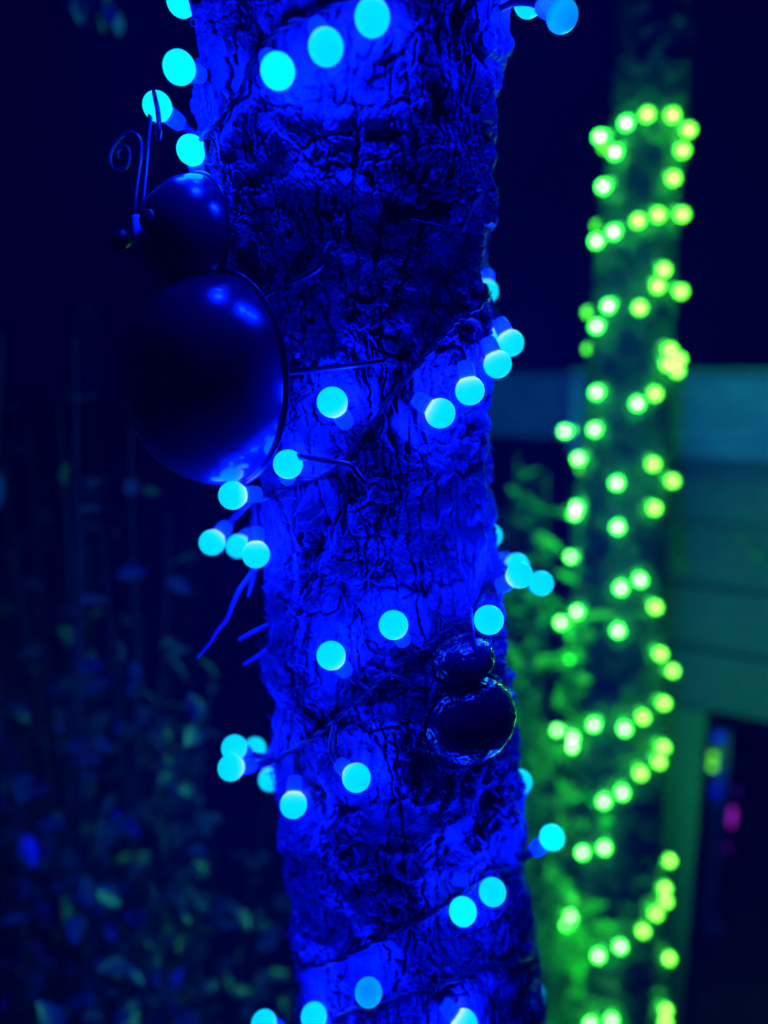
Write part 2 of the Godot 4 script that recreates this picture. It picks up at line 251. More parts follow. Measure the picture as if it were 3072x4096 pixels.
func grid_index(rows: int, columns: int) -> PackedInt32Array:
	# a sheet of rows x columns vertices, rows running up and columns running anticlockwise seen from above
	var index := PackedInt32Array()
	index.resize((rows - 1) * (columns - 1) * 6)
	var k := 0
	for j in rows - 1:
		for i in columns - 1:
			var a := j * columns + i
			var c := a + columns
			index[k] = a
			index[k + 1] = c
			index[k + 2] = a + 1
			index[k + 3] = a + 1
			index[k + 4] = c
			index[k + 5] = c + 1
			k += 6
	return index


func grid_mesh(v: PackedVector3Array, rows: int, columns: int, uv := PackedVector2Array(), closed := true) -> ArrayMesh:
	var n := PackedVector3Array()
	n.resize(v.size())
	for j in rows:
		var j0: int = maxi(j - 1, 0) * columns
		var j1: int = mini(j + 1, rows - 1) * columns
		for i in columns:
			var i0: int = i - 1
			var i1: int = i + 1
			if i0 < 0:
				i0 = columns - 2 if closed else 0
			if i1 >= columns:
				i1 = 1 if closed else columns - 1
			var along: Vector3 = v[j1 + i] - v[j0 + i]
			var across: Vector3 = v[j * columns + i1] - v[j * columns + i0]
			n[j * columns + i] = across.cross(along).normalized()
	return array_mesh(v, n, grid_index(rows, columns), uv)


func lathe(profile: PackedVector2Array, sides := 24) -> ArrayMesh:
	# profile: (radius, height) from the bottom up, turned about y
	var v := PackedVector3Array()
	var uv := PackedVector2Array()
	for j in profile.size():
		for i in sides + 1:
			var a := TAU * i / sides
			v.append(Vector3(profile[j].x * sin(a), profile[j].y, profile[j].x * cos(a)))
			uv.append(Vector2(float(i) / sides, float(j) / (profile.size() - 1)))
	return grid_mesh(v, profile.size(), sides + 1, uv)


func smooth_path(p: Array, steps := 6) -> PackedVector3Array:
	var c := PackedVector3Array()
	for i in p.size() - 1:
		var a: Vector3 = p[maxi(i - 1, 0)]
		var b: Vector3 = p[i]
		var d: Vector3 = p[i + 1]
		var e: Vector3 = p[mini(i + 2, p.size() - 1)]
		for k in steps:
			c.append(b.cubic_interpolate(d, a, e, float(k) / steps))
	c.append(p[p.size() - 1])
	return c


func tube(p: PackedVector3Array, radii: Array, sides := 8) -> ArrayMesh:
	# a round rod along p; radii are spread evenly over its length; both ends closed
	var v := PackedVector3Array()
	var side := Vector3.ZERO
	var rows := p.size() + 2
	for j in rows:
		var k: int = clampi(j - 1, 0, p.size() - 1)
		var way: Vector3 = (p[mini(k + 1, p.size() - 1)] - p[maxi(k - 1, 0)]).normalized()
		if side == Vector3.ZERO:
			side = way.cross(Vector3.UP if absf(way.y) < 0.9 else Vector3.RIGHT)
		side = (side - way * side.dot(way)).normalized()
		var other := way.cross(side)
		var t := float(k) / (p.size() - 1) * (radii.size() - 1)
		var lo := int(minf(floorf(t), radii.size() - 1))
		var hi: int = mini(lo + 1, radii.size() - 1)
		var r: float = lerpf(radii[lo], radii[hi], t - lo)
		if j == 0 or j == rows - 1:
			r *= 0.05
		for i in sides + 1:
			var a := TAU * i / sides
			v.append(p[k] + (side * cos(a) - other * sin(a)) * -r)
	return grid_mesh(v, rows, sides + 1)


func merge(list: Array) -> ArrayMesh:
	var v := PackedVector3Array()
	var n := PackedVector3Array()
	var index := PackedInt32Array()
	for m in list:
		var s: Array = m.surface_get_arrays(0)
		var first := v.size()
		v.append_array(s[Mesh.ARRAY_VERTEX])
		n.append_array(s[Mesh.ARRAY_NORMAL])
		for i in s[Mesh.ARRAY_INDEX]:
			index.append(first + i)
	return array_mesh(v, n, index)


func board(size: Vector3, bevel := 0.006) -> ArrayMesh:
	# a sawn board: a box whose long edges are rounded off, centred
	var st := SurfaceTool.new()
	st.begin(Mesh.PRIMITIVE_TRIANGLES)
	var h := size / 2
	var ring := [Vector2(-h.y + bevel, h.z), Vector2(h.y - bevel, h.z), Vector2(h.y, h.z - bevel), Vector2(h.y, -h.z + bevel), Vector2(h.y - bevel, -h.z), Vector2(-h.y + bevel, -h.z), Vector2(-h.y, -h.z + bevel), Vector2(-h.y, h.z - bevel)]
	st.set_smooth_group(-1)
	for i in 8:
		var a: Vector2 = ring[i]
		var b: Vector2 = ring[(i + 1) % 8]
		var q := [Vector3(-h.x, a.x, a.y), Vector3(h.x, a.x, a.y), Vector3(h.x, b.x, b.y), Vector3(-h.x, b.x, b.y)]
		for k in [0, 2, 1, 0, 3, 2]:
			st.add_vertex(q[k])
	for i in range(1, 7):
		for e in [-1, 1]:
			var t := [ring[0], ring[i], ring[i + 1]]
			if e < 0:
				t.reverse()
			t.reverse()
			for q in t:
				st.add_vertex(Vector3(e * h.x, q.x, q.y))
	st.generate_normals()
	return st.commit()


# ---------------------------------------------------------------- bark

func section(rows: Array, y: float) -> Vector2:
	# (axis x, radius) of a trunk at height y
	var n := rows.size()
	if y <= rows[0].x:
		var d: float = rows[0].x - y
		return Vector2(rows[0].y + 0.02 * d, rows[0].z + 0.012 * d + 0.09 * pow(clampf(d - 0.8, 0.0, 1.0), 2.0) * 2.0)
	for i in n - 1:
		if y <= rows[i + 1].x:
			var w: float = (y - rows[i].x) / (rows[i + 1].x - rows[i].x)
			var a: Vector3 = rows[maxi(i - 1, 0)]
			var e: Vector3 = rows[mini(i + 2, n - 1)]
			return Vector2(
				cubic_interpolate_in_time(rows[i].y, rows[i + 1].y, a.y, e.y, w, rows[i + 1].x - rows[i].x, a.x - rows[i].x, e.x - rows[i].x),
				cubic_interpolate_in_time(rows[i].z, rows[i + 1].z, a.z, e.z, w, rows[i + 1].x - rows[i].x, a.x - rows[i].x, e.x - rows[i].x))
	var over: float = y - rows[n - 1].x
	return Vector2(rows[n - 1].y + 0.01 * over, rows[n - 1].z - 0.012 * over)


func bark(s: float, y: float, detail: bool) -> float:
	# relief of the bark in metres at arc length s and height y
	var wx := warp.get_noise_2d(s, y)
	var wy := warp.get_noise_2d(s + 31.7, y)
	var u := s + 0.0035 * wx
	var v := y + 0.0035 * wy
	var h := 0.006 * low.get_noise_2d(s, y)
	var f := absf(furrow.get_noise_2d(u, v * 0.15))
	var deep := smoothstep(0.02, 0.2, f)
	h += 0.0042 * (deep - 0.8)
	if not detail:
		return h + 0.002 * rough.get_noise_2d(s, y)
	var blocks := smoothstep(-0.35, 0.1, zone.get_noise_2d(s, y * 0.8))
	var c := cells.get_noise_2d(u * 0.8, v) + 1.0
	var lift := cell_lift.get_noise_2d(u * 0.8, v)
	var c2 := chips.get_noise_2d(u * 0.75, v * 1.25) + 1.0
	var lift2 := chip_lift.get_noise_2d(u * 0.75, v * 1.25)
	h += (0.1 + 0.9 * blocks) * (0.0036 * lift + 0.0019 * (smoothstep(0.0, 0.11, c) - 1.0))
	h += (0.25 + 0.75 * blocks) * (0.0017 * lift2 + 0.0010 * (smoothstep(0.0, 0.16, c2) - 1.0)) * deep
	h += 0.0010 * rough.get_noise_2d(s, y * 0.7) + 0.0004 * fine.get_noise_2d(s, y)
	return h


func trunk_point(rows: Array, z: float, a: float, y: float, lift: float, detail := true) -> Vector3:
	var q := section(rows, y)
	var at := fposmod(a + PI, TAU) - PI
	var r := q.y + bark(at * 0.11, y, detail) + lift
	return Vector3(q.x + r * sin(a), y, z + r * cos(a))


func trunk_mesh(rows: Array, z: float, angles: PackedFloat32Array, heights: PackedFloat32Array, detail: bool) -> ArrayMesh:
	var v := PackedVector3Array()
	v.resize(angles.size() * heights.size())
	var k := 0
	var n := angles.size()
	var si := PackedFloat32Array()
	var co := PackedFloat32Array()
	for a in angles:
		si.append(sin(a))
		co.append(cos(a))
	for y in heights:
		var q := section(rows, y)
		var first := 0.0
		for i in n:
			var h := bark(angles[i] * 0.11, y, detail)
			if i == 0:
				first = h
			if i > n - 9:
				h = lerpf(first, h, (n - 1 - i) / 8.0)
			var r := q.y + h
			v[k] = Vector3(q.x + r * si[i], y, z + r * co[i])
			k += 1
	return grid_mesh(v, heights.size(), n)


func steps(from: float, to: float, count: int, out: PackedFloat32Array) -> void:
	for i in count:
		out.append(lerpf(from, to, float(i) / count))


# ---------------------------------------------------------------- ladybirds

func dome(a: float, b: float, h: float, nu := 72, nv := 26, dents := 0.0) -> ArrayMesh:
	# half an ellipsoid over the xy plane, bulging towards +z, with a flat back
	var v := PackedVector3Array()
	for j in nv + 1:
		for i in nu + 1:
			var u := -TAU * i / nu
			if j == 0:
				v.append(Vector3(0.02 * a * cos(u), 0.02 * b * sin(u), -0.001))
				continue
			var t := float(j - 1) / (nv - 1) * PI / 2
			var c := pow(cos(t), 0.92) if t < PI / 2 - 0.001 else 0.001
			var p := Vector3(a * c * cos(u), b * c * sin(u), h * sin(t))
			if dents > 0.0:
				p *= 1.0 + dents * rough.get_noise_3d(p.x * 3.0, p.y * 3.0, p.z * 3.0) / maxf(a, 0.02)
			v.append(p)
	return grid_mesh(v, nv + 1, nu + 1)


func ring(a: float, b: float, lip: float, thick: float, nu := 96, crust := 0.0) -> ArrayMesh:
	# the flat lip round a dome: a flattened torus
	var v := PackedVector3Array()
	var ns := 12
	for j in ns + 1:
		var p := TAU * j / ns
		for i in nu + 1:
			var u := -TAU * i / nu
			var k := 1.0 + crust * rough.get_noise_2d(cos(u) * 2.2 + 0.1 * cos(p), sin(u) * 2.2 + 0.1 * sin(p))
			v.append(Vector3((a + k * lip * cos(p)) * cos(u), (b + k * lip * cos(p)) * sin(u), k * thick * sin(p)))
	return grid_mesh(v, ns + 1, nu + 1)


func rods(owner_: Node3D, called: String, list: Array, r: float, material: Material) -> void:
	var back := owner_.transform.affine_inverse()
	for p in list:
		var own := []
		for q in p:
			own.append(back * q)
		part(called, tube(smooth_path(own, 6), [r], 10), material, owner_)


# ---------------------------------------------------------------- leaves

func leaf_mesh(length: float, width: float) -> ArrayMesh:
	var v := PackedVector3Array()
	var rows := 7
	for j in rows:
		var t := float(j) / (rows - 1)
		var w := width * sin(PI * pow(t, 0.8)) * 0.5 + 0.0004
		for i in 3:
			v.append(Vector3((i - 1) * w, 0.25 * w * absf(i - 1) - 0.12 * length * t * t, length * t))
	return grid_mesh(v, rows, 3, PackedVector2Array(), false)


func leaves(called: String, parent: Node3D, mesh: Mesh, list: Array, material: Material) -> void:
	var mm := MultiMesh.new()
	mm.transform_format = MultiMesh.TRANSFORM_3D
	mm.mesh = mesh
	mm.instance_count = list.size()
	for i in list.size():
		mm.set_instance_transform(i, list[i])
	var o := MultiMeshInstance3D.new()
	o.name = called
	o.multimesh = mm
	o.material_override = material
	o.set_meta("kind", "stuff")
	parent.add_child(o, true)


func shrub(called: String, label: String, where: Vector3, size: Vector3, count: int, leaf: Mesh, material: Material, sd: int, upright := 0.0, group := "") -> Node3D:
	# stems that fork from the ground, each twig carrying leaves along it
	var rng := RandomNumberGenerator.new()
	rng.seed = sd
	var root := thing(called, label, "shrub", where, group)
	var stems := []
	var list := []
	var twigs := maxi(int(count / 14.0), 6)
	for k in twigs:
		var a := rng.randf() * TAU
		var d := sqrt(rng.randf())
		var top := Vector3(size.x * d * cos(a), size.y * rng.randf_range(0.35, 1.0) * (1.0 - 0.35 * d * d), size.z * d * sin(a))
		var foot := Vector3(top.x * 0.25, 0.0, top.z * 0.25)
		var mid := foot.lerp(top, 0.6) + Vector3(rng.randf_range(-0.05, 0.05), 0.05, rng.randf_range(-0.05, 0.05))
		var p := smooth_path([foot, mid, top], 5)
		stems.append(tube(p, [0.005, 0.0015], 5))
		for i in 14:
			var t := rng.randf_range(0.35, 1.0)
			var q: Vector3 = p[int(t * (p.size() - 1))] + Vector3(rng.randfn(0, 0.02), rng.randfn(0, 0.02), rng.randfn(0, 0.02))
			var out := Vector3(rng.randfn(), rng.randfn() * 0.6 + upright, rng.randfn()).normalized()
			var basis := Basis.looking_at(-out, Vector3(rng.randfn() * 0.4, 1, rng.randfn() * 0.4).normalized() if absf(out.y) < 0.95 else Vector3.RIGHT)
			list.append(Transform3D(basis.scaled(Vector3.ONE * rng.randf_range(0.6, 1.25)), q))
	part("stem", merge(stems), M.twig, root)
	leaves("foliage", root, leaf, list, material)
	return root


# ---------------------------------------------------------------- lights

func globe_material(texture: Texture2D, energy: float) -> StandardMaterial3D:
	var m := mat(Color(0.1, 0.1, 0.1), 0.25)
	m.emission_enabled = true
	m.emission = Color.WHITE
	m.emission_operator = BaseMaterial3D.EMISSION_OP_MULTIPLY
	m.emission_texture = texture
	m.emission_energy_multiplier = energy
	return m


func glow(list: Array) -> GradientTexture2D:
	var g := Gradient.new()
	g.offsets = PackedFloat32Array(list.map(func(e): return e[0]))
	g.colors = PackedColorArray(list.map(func(e): return e[1]))
	var t := GradientTexture2D.new()
	t.gradient = g
	t.width = 4
	t.height = 128
	t.fill_from = Vector2(0, 0)
	t.fill_to = Vector2(0, 1)
	return t


func globe_shape(r: float) -> ArrayMesh:
	# from the socket's mouth (bottom) to the far pole, socket towards -y
	var p := PackedVector2Array([Vector2(0.0005, -r * 1.14), Vector2(r * 0.5, -r * 1.13), Vector2(r * 0.52, -r * 1.02)])
	for k in 18:
		var a := -0.98 + (PI / 2 + 0.98) * k / 17.0
		p.append(Vector2(maxf(r * cos(a), 0.0002), r * sin(a)))
	return lathe(p, 28)


func socket_shape(r: float) -> ArrayMesh:
	var p := PackedVector2Array([
		Vector2(0.0004, -r * 2.05), Vector2(r * 0.40, -r * 2.05), Vector2(r * 0.50, -r * 1.97), Vector2(r * 0.55, -r * 1.80), Vector2(r * 0.60, -r * 1.45), Vector2(r * 0.60, -r * 1.0), Vector2(r * 0.62, -r * 0.86),
		Vector2(r * 0.585, -r * 0.86), Vector2(r * 0.55, -r * 1.0), Vector2(r * 0.55, -r * 1.12)])
	return lathe(p, 24)


func aim(way: Vector3) -> Basis:
	# a basis whose y axis points away from the socket
	var y := -way.normalized()
	var x := y.cross(Vector3.UP if absf(y.y) < 0.95 else Vector3.RIGHT).normalized()
	return Basis(x, y, x.cross(y))


func lamp(color: Color, energy: float, size: float) -> OmniLight3D:
	var l := OmniLight3D.new()
	l.name = "lamp_light"
	l.light_color = color
	l.light_energy = energy
	l.light_size = size
	l.omni_range = 30.0
	l.omni_attenuation = 2.0
	l.shadow_enabled = true
	return l


func _ready() -> void:
	# ------------------------------------------------------------ camera, sky, exposure
	var camera := Camera3D.new()
	camera.name = "camera"
	camera.position = Vector3(0, 1.7, 0)
	camera.rotation_degrees = Vector3(-10.8, 0, 0)
	camera.fov = 69.0
	camera.near = 0.05
	camera.far = 400.0
	var lens := CameraAttributesPhysical.new()
	lens.frustum_focal_length = 17.46
	lens.frustum_focus_distance = 0.555
	lens.frustum_near = 0.05
	lens.frustum_far = 400.0
	lens.exposure_aperture = 1.12
	camera.attributes = lens
	camera.current = true
	add_child(camera)

	var env := Environment.new()
	env.tonemap_mode = Environment.TONE_MAPPER_LINEAR
	env.tonemap_exposure = 1.0
	env.background_mode = Environment.BG_SKY
	env.sdfgi_enabled = true
	env.ssao_enabled = true
	env.ssil_enabled = true
	var night := ProceduralSkyMaterial.new()
	night.sky_top_color = Color(0.0, 0.0, 0.006).linear_to_srgb()
	night.sky_horizon_color = Color(0.0, 0.0, 0.012).linear_to_srgb()
	night.ground_bottom_color = Color(0.0, 0.0, 0.004).linear_to_srgb()
	night.ground_horizon_color = Color(0.0, 0.0, 0.012).linear_to_srgb()
	night.sky_curve = 0.3
	env.fog_enabled = true
	env.fog_density = 0.009
	env.fog_light_color = Color(0.2, 0.3, 1.0)
	env.sky = Sky.new()
	env.sky.sky_material = night
	var around := WorldEnvironment.new()
	around.name = "night_air"
	around.environment = env
	add_child(around)

	# ------------------------------------------------------------ materials
	var grain := noise(FastNoiseLite.TYPE_SIMPLEX, 0.02, 5, 11)
	var mottle := noise(FastNoiseLite.TYPE_SIMPLEX, 0.012, 5, 5)
	var bark_m := mat(Color(1, 1, 1), 0.62, 0.45)
	bark_m.albedo_texture = noise_texture(mottle, Color(0.034, 0.018, 0.025), Color(0.12, 0.065, 0.092))
	bark_m.uv1_triplanar = true
	bark_m.uv1_scale = Vector3(9, 6, 9)
	bark_m.heightmap_enabled = true
	bark_m.heightmap_scale = 0.05
	bark_m.heightmap_texture = noise_texture(noise(FastNoiseLite.TYPE_SIMPLEX, 0.06, 4, 8), Color(0, 0, 0), Color(1, 1, 1))
	M.bark = bark_m
	var green_lit: StandardMaterial3D = bark_m.duplicate()
	green_lit.albedo_texture = noise_texture(mottle, Color(0.009, 0.022, 0.028), Color(0.030, 0.068, 0.08))  # teal light on the far bark is put into its colour
	M.green_lit = green_lit
	M.fibre = mat(Color(0.17, 0.10, 0.12), 0.5)
	M.cable = mat(Color(0.012, 0.016, 0.014), 0.32, 0.5)
	M.lead = mat(Color(0.02, 0.022, 0.022), 0.35, 0.5)
	var lacquer := mat(Color(0.08, 0.006, 0.022), 0.21, 1.0)
	lacquer.clearcoat_enabled = true
	lacquer.clearcoat = 1.0
	lacquer.clearcoat_roughness = 0.05
	lacquer.roughness_texture = noise_texture(noise(FastNoiseLite.TYPE_SIMPLEX, 0.015, 5, 31), Color(0.35, 0.35, 0.35), Color(1, 1, 1))
	lacquer.roughness = 0.26
	lacquer.heightmap_enabled = true
	lacquer.heightmap_scale = 0.02
	lacquer.heightmap_texture = noise_texture(noise(FastNoiseLite.TYPE_SIMPLEX, 0.01, 3, 33), Color(0, 0, 0), Color(1, 1, 1))
	lacquer.uv1_triplanar = true
	lacquer.uv1_scale = Vector3(6, 6, 6)
	M.lacquer = lacquer
	M.black = mat(Color(0.008, 0.008, 0.009), 0.22, 0.6)
	M.metal = mat(Color(0.11, 0.11, 0.12), 0.22, 0.6)
	M.metal.metallic = 0.85
	M.pale = mat(Color(0.6, 0.6, 0.58), 0.3)
	var old := mat(Color(0.05, 0.004, 0.008), 0.16, 0.6)
	old.clearcoat_enabled = true
	old.clearcoat = 1.0
	old.clearcoat_roughness = 0.08
	old.heightmap_enabled = true
	old.heightmap_scale = 0.022
	old.heightmap_texture = noise_texture(noise(FastNoiseLite.TYPE_SIMPLEX, 0.03, 4, 21), Color(0, 0, 0), Color(1, 1, 1))
	old.uv1_triplanar = true
	old.uv1_scale = Vector3(8, 8, 8)
	M.old = old
	M.twig = mat(Color(0.05, 0.035, 0.025), 0.8)
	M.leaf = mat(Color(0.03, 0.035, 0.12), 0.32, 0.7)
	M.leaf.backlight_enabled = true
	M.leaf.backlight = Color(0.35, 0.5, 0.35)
	M.pale_leaf = mat(Color(0.25, 0.4, 0.3), 0.35, 0.5)
	M.leaf_green = mat(Color(0.02, 0.2, 0.01), 0.4, 0.5)
	M.leaf_green.backlight_enabled = true
	M.leaf_green.backlight = Color(0.35, 0.5, 0.3)
	var wood := mat(Color(1, 1, 1), 0.7, 0.4)
	wood.albedo_texture = noise_texture(grain, Color(0.06, 0.09, 0.18), Color(0.12, 0.16, 0.28))  # blue light on the planks is tinted into the wood colour
	wood.uv1_triplanar = true
	wood.uv1_scale = Vector3(0.7, 9, 9)
	M.wood = wood
	var upright := wood.duplicate()
	upright.uv1_scale = Vector3(9, 0.7, 9)
	M.upright = upright
	M.post = mat(Color(1, 1, 1), 0.65, 0.4)
	M.post.albedo_texture = noise_texture(grain, Color(0.07, 0.18, 0.14), Color(0.11, 0.27, 0.21))  # green light falling on the post is put into its colour
	M.post.uv1_triplanar = true
	M.post.uv1_scale = Vector3(9, 0.7, 9)
	M.blue_lit = mat(Color(1, 1, 1), 0.6, 0.4)
	M.blue_lit.albedo_texture = noise_texture(mottle, Color(0.05, 0.085, 0.40), Color(0.10, 0.15, 0.55))  # blue light on the beam is tinted into this base colour
	M.blue_lit.uv1_triplanar = true
	M.blue_lit.uv1_scale = Vector3(0.8, 3, 3)
	var soil := mat(Color(1, 1, 1), 0.95, 0.2)
	soil.albedo_texture = noise_texture(mottle, Color(0.012, 0.011, 0.01), Color(0.035, 0.03, 0.026))
	soil.uv1_triplanar = true
	soil.uv1_world_triplanar = true
	M.soil = soil

	low = noise(FastNoiseLite.TYPE_SIMPLEX, 14.0, 2, 3)
	furrow = noise(FastNoiseLite.TYPE_SIMPLEX, 48.0, 2, 4)
	crack = noise(FastNoiseLite.TYPE_SIMPLEX, 75.0, 2, 6)
	rough = noise(FastNoiseLite.TYPE_SIMPLEX, 60.0, 3, 7)
	fine = noise(FastNoiseLite.TYPE_SIMPLEX, 420.0, 2, 8)
	warp = noise(FastNoiseLite.TYPE_SIMPLEX, 45.0, 3, 9)
	zone = noise(FastNoiseLite.TYPE_SIMPLEX, 10.0, 2, 12)
	cells = plates(46.0, 10, FastNoiseLite.RETURN_DISTANCE2_SUB)
	cell_lift = plates(46.0, 10, FastNoiseLite.RETURN_CELL_VALUE)
	chips = plates(115.0, 14, FastNoiseLite.RETURN_DISTANCE2_SUB)
	chip_lift = plates(115.0, 14, FastNoiseLite.RETURN_CELL_VALUE)

	# ------------------------------------------------------------ ground
	var ground := PlaneMesh.new()
	ground.size = Vector2(70, 70)
	var earth := part("ground", ground, M.soil, self, Vector3(0, -0.4, -20))
	earth.set_meta("kind", "structure")
	tag(earth, "dark bare soil under the two lit tree trunks", "ground")

	# ------------------------------------------------------------ the two trees
	var angles := PackedFloat32Array()
	steps(-PI, -1.9, 40, angles)
	steps(-1.9, 1.9, 470, angles)
	steps(1.9, PI, 40, angles)
	angles.append(PI)
	var heights := PackedFloat32Array()
	steps(-0.45, 0.98, 80, heights)
	steps(0.98, 2.05, 1250, heights)
	steps(2.05, 3.2, 70, heights)
	heights.append(3.2)
	var tree := thing("tree", "rough-barked tree trunk in front wound with blue globe lights", "tree", Vector3(0, 0, 0))
	var trunk := part("trunk", trunk_mesh(NEAR_ROWS, NEAR_Z, angles, heights, true), M.bark, tree)
	fibres(trunk)
	for p in [[Vector3(-0.1096, 1.5362, -0.6254), Vector3(-0.1123, 1.5302, -0.6141), Vector3(-0.1202, 1.5203, -0.602), Vector3(-0.125, 1.5104, -0.595), Vector3(-0.1302, 1.497, -0.5894), Vector3(-0.1374, 1.4886, -0.5858), Vector3(-0.1438, 1.4789, -0.5819), Vector3(-0.1539, 1.4676, -0.5787)], [Vector3(-0.1138, 1.5256, -0.6386), Vector3(-0.1149, 1.5171, -0.6268), Vector3(-0.1177, 1.5067, -0.6198)], [Vector3(-0.1023, 1.478, -0.6296), Vector3(-0.1149, 1.475, -0.6188), Vector3(-0.1261, 1.4705, -0.6128)], [Vector3(-0.0997, 1.4562, -0.6356), Vector3(-0.1105, 1.4518, -0.6246), Vector3(-0.124, 1.4453, -0.6182)], [Vector3(0.106, 1.4337, -0.616), Vector3(0.1113, 1.4377, -0.6117), Vector3(0.115, 1.4401, -0.6101)]]:
		part("aerial_root", tube(smooth_path(p, 5), [0.0022, 0.002, 0.0017, 0.0012], 7), M.fibre, trunk)

	angles = PackedFloat32Array()
	steps(-PI, PI, 160, angles)
	angles.append(PI)
	heights = PackedFloat32Array()
	steps(-0.45, 2.9, 540, heights)
	heights.append(2.9)
	var second := thing("tree", "farther blurred tree trunk wound with green globe lights", "tree", Vector3(0, 0, 0))
	part("trunk", trunk_mesh(FAR_ROWS, FAR_Z, angles, heights, true), M.green_lit, second)

	# ------------------------------------------------------------ timber front behind the far tree
	var front := thing("timber_kiosk", "timber kiosk front of horizontal planks under a pale beam, behind the green-lit trunk", "kiosk", Vector3(0.775, 0, -2.04))
	front.rotation.y = atan2(-0.485, 0.875)
	part("beam", board(Vector3(1.86, 0.222, 0.09), 0.008), M.blue_lit, front, Vector3(0.67, 1.578, 0.0))
	part("beam", board(Vector3(1.0, 0.222, 0.09), 0.008), M.blue_lit, front, Vector3(-0.76, 1.578, -0.42))
	part("ledge", board(Vector3(1.86, 0.014, 0.16), 0.004), M.wood, front, Vector3(0.67, 1.697, -0.02))
	part("beam", board(Vector3(0.09, 0.222, 0.329), 0.008), M.blue_lit, front, Vector3(-0.2145, 1.578, -0.2105))
	var tops := [1.464, 1.289, 1.107, 0.925]
	for k in 4:
		part("plank", board(Vector3(1.75, 0.176, 0.024), 0.006), M.wood, front, Vector3(0.625, tops[k] - 0.09 - 0.003 * k, -0.05 + 0.002 * (k % 2)))
	part("post", board(Vector3(0.175, 1.13, 0.1), 0.008), M.post, front, Vector3(0.068, 0.165, -0.085))
	part("post", board(Vector3(0.135, 1.86, 0.1), 0.008), M.upright, front, Vector3(1.35, 0.53, -0.115))
	part("post", board(Vector3(0.135, 1.86, 0.1), 0.008), M.upright, front, Vector3(-0.93, 0.53, -0.52))

	# ------------------------------------------------------------ shrubs
	var broad := leaf_mesh(0.055, 0.03)
	var wide := leaf_mesh(0.048, 0.026)
	var slim := leaf_mesh(0.075, 0.028)
	shrub("shrub", "leafy shrub lit green between the two trunks", Vector3(0.36, -0.4, -1.74), Vector3(0.21, 2.05, 0.2), 900, slim, M.leaf_green, 3, 0.7)
	shrub("shrub", "dark loose shrub at the left edge behind the big ladybird", Vector3(-0.66, -0.4, -1.1), Vector3(0.42, 2.6, 0.3), 900, wide, M.leaf, 4)
	shrub("shrub", "dark shrub low on the left, close behind the near trunk", Vector3(-0.42, -0.4, -1.2), Vector3(0.33, 2.1, 0.25), 560, wide, M.leaf, 6)
	shrub("shrub", "farther dark shrub at the back on the left", Vector3(-1.2, -0.4, -2.3), Vector3(0.7, 2.7, 0.5), 900, wide, M.leaf, 8)
	var creeper := thing("creeper", "few small leaves against the planks right of the green-lit trunk", "creeper", Vector3.ZERO)
	var sprig := []
	var pick := RandomNumberGenerator.new()
	pick.seed = 9
	for p in [Vector3(0.7227, 1.3219, -1.8927), Vector3(0.7503, 1.2865, -1.8859), Vector3(0.7779, 1.3042, -1.8893), Vector3(0.7323, 1.2512, -1.8792), Vector3(0.7923, 1.2688, -1.8826), Vector3(0.7623, 1.2217, -1.8736), Vector3(0.8744, 1.3037, -1.8078), Vector3(0.8997, 1.2754, -1.8024), Vector3(0.9269, 1.2496, -1.7873)]:
		sprig.append(Transform3D(Basis.from_euler(Vector3(pick.randf_range(-0.6, 1.2), pick.randf_range(-1.5, 1.5), 0)), p))
	leaves("foliage", creeper, broad, sprig, M.leaf_green)
	part("stem", tube(smooth_path([Vector3(0.7254, 0.8852, -1.8399), Vector3(0.7376, 1.1006, -1.881), Vector3(0.7459, 1.2465, -1.8987), Vector3(0.8043, 1.3101, -1.8904), Vector3(0.8955, 1.2879, -1.8251), Vector3(0.9497, 1.2496, -1.7873)], 5), [0.003, 0.002], 6), M.twig, creeper)
	var branch := thing("leafy_branch", "pale leaf tips hanging in at the top left corner", "branch", Vector3.ZERO)
	var tip := []
	var turn := RandomNumberGenerator.new()
	turn.seed = 5
	for p in [Vector3(-0.5152, 2.3175, -1.3598), Vector3(-0.508, 2.3038, -1.3674), Vector3(-0.5005, 2.2973, -1.3763), Vector3(-0.4811, 2.2765, -1.352), Vector3(-0.4751, 2.276, -1.3621), Vector3(-0.4682, 2.2898, -1.3749), Vector3(-0.4485, 2.2914, -1.3548), Vector3(-0.443, 2.2835, -1.3635), Vector3(-0.4374, 2.2822, -1.3734), Vector3(-0.447, 2.3063, -1.3577), Vector3(-0.4774, 2.3075, -1.3681), Vector3(-0.4967, 2.3238, -1.3814), Vector3(-0.4584, 2.2966, -1.3558)]:
		tip.append(Transform3D(Basis.from_euler(Vector3(turn.randf_range(0.6, 1.4), turn.randf_range(-1.5, 1.5), 0)).scaled(Vector3.ONE * turn.randf_range(0.5, 0.8)), p))
	leaves("foliage", branch, broad, tip, M.pale_leaf)
	part("twig", tube(smooth_path([Vector3(-0.75, 2.62, -1.48), Vector3(-0.6, 2.45, -1.41), Vector3(-0.48, 2.30, -1.35)], 5), [0.004, 0.0015], 6), M.twig, branch)

	# ------------------------------------------------------------ ladybirds
	big_ladybird()
	small_ladybird()

	# ------------------------------------------------------------ blue string
	blue_string()
	green_string()
	far_lights()


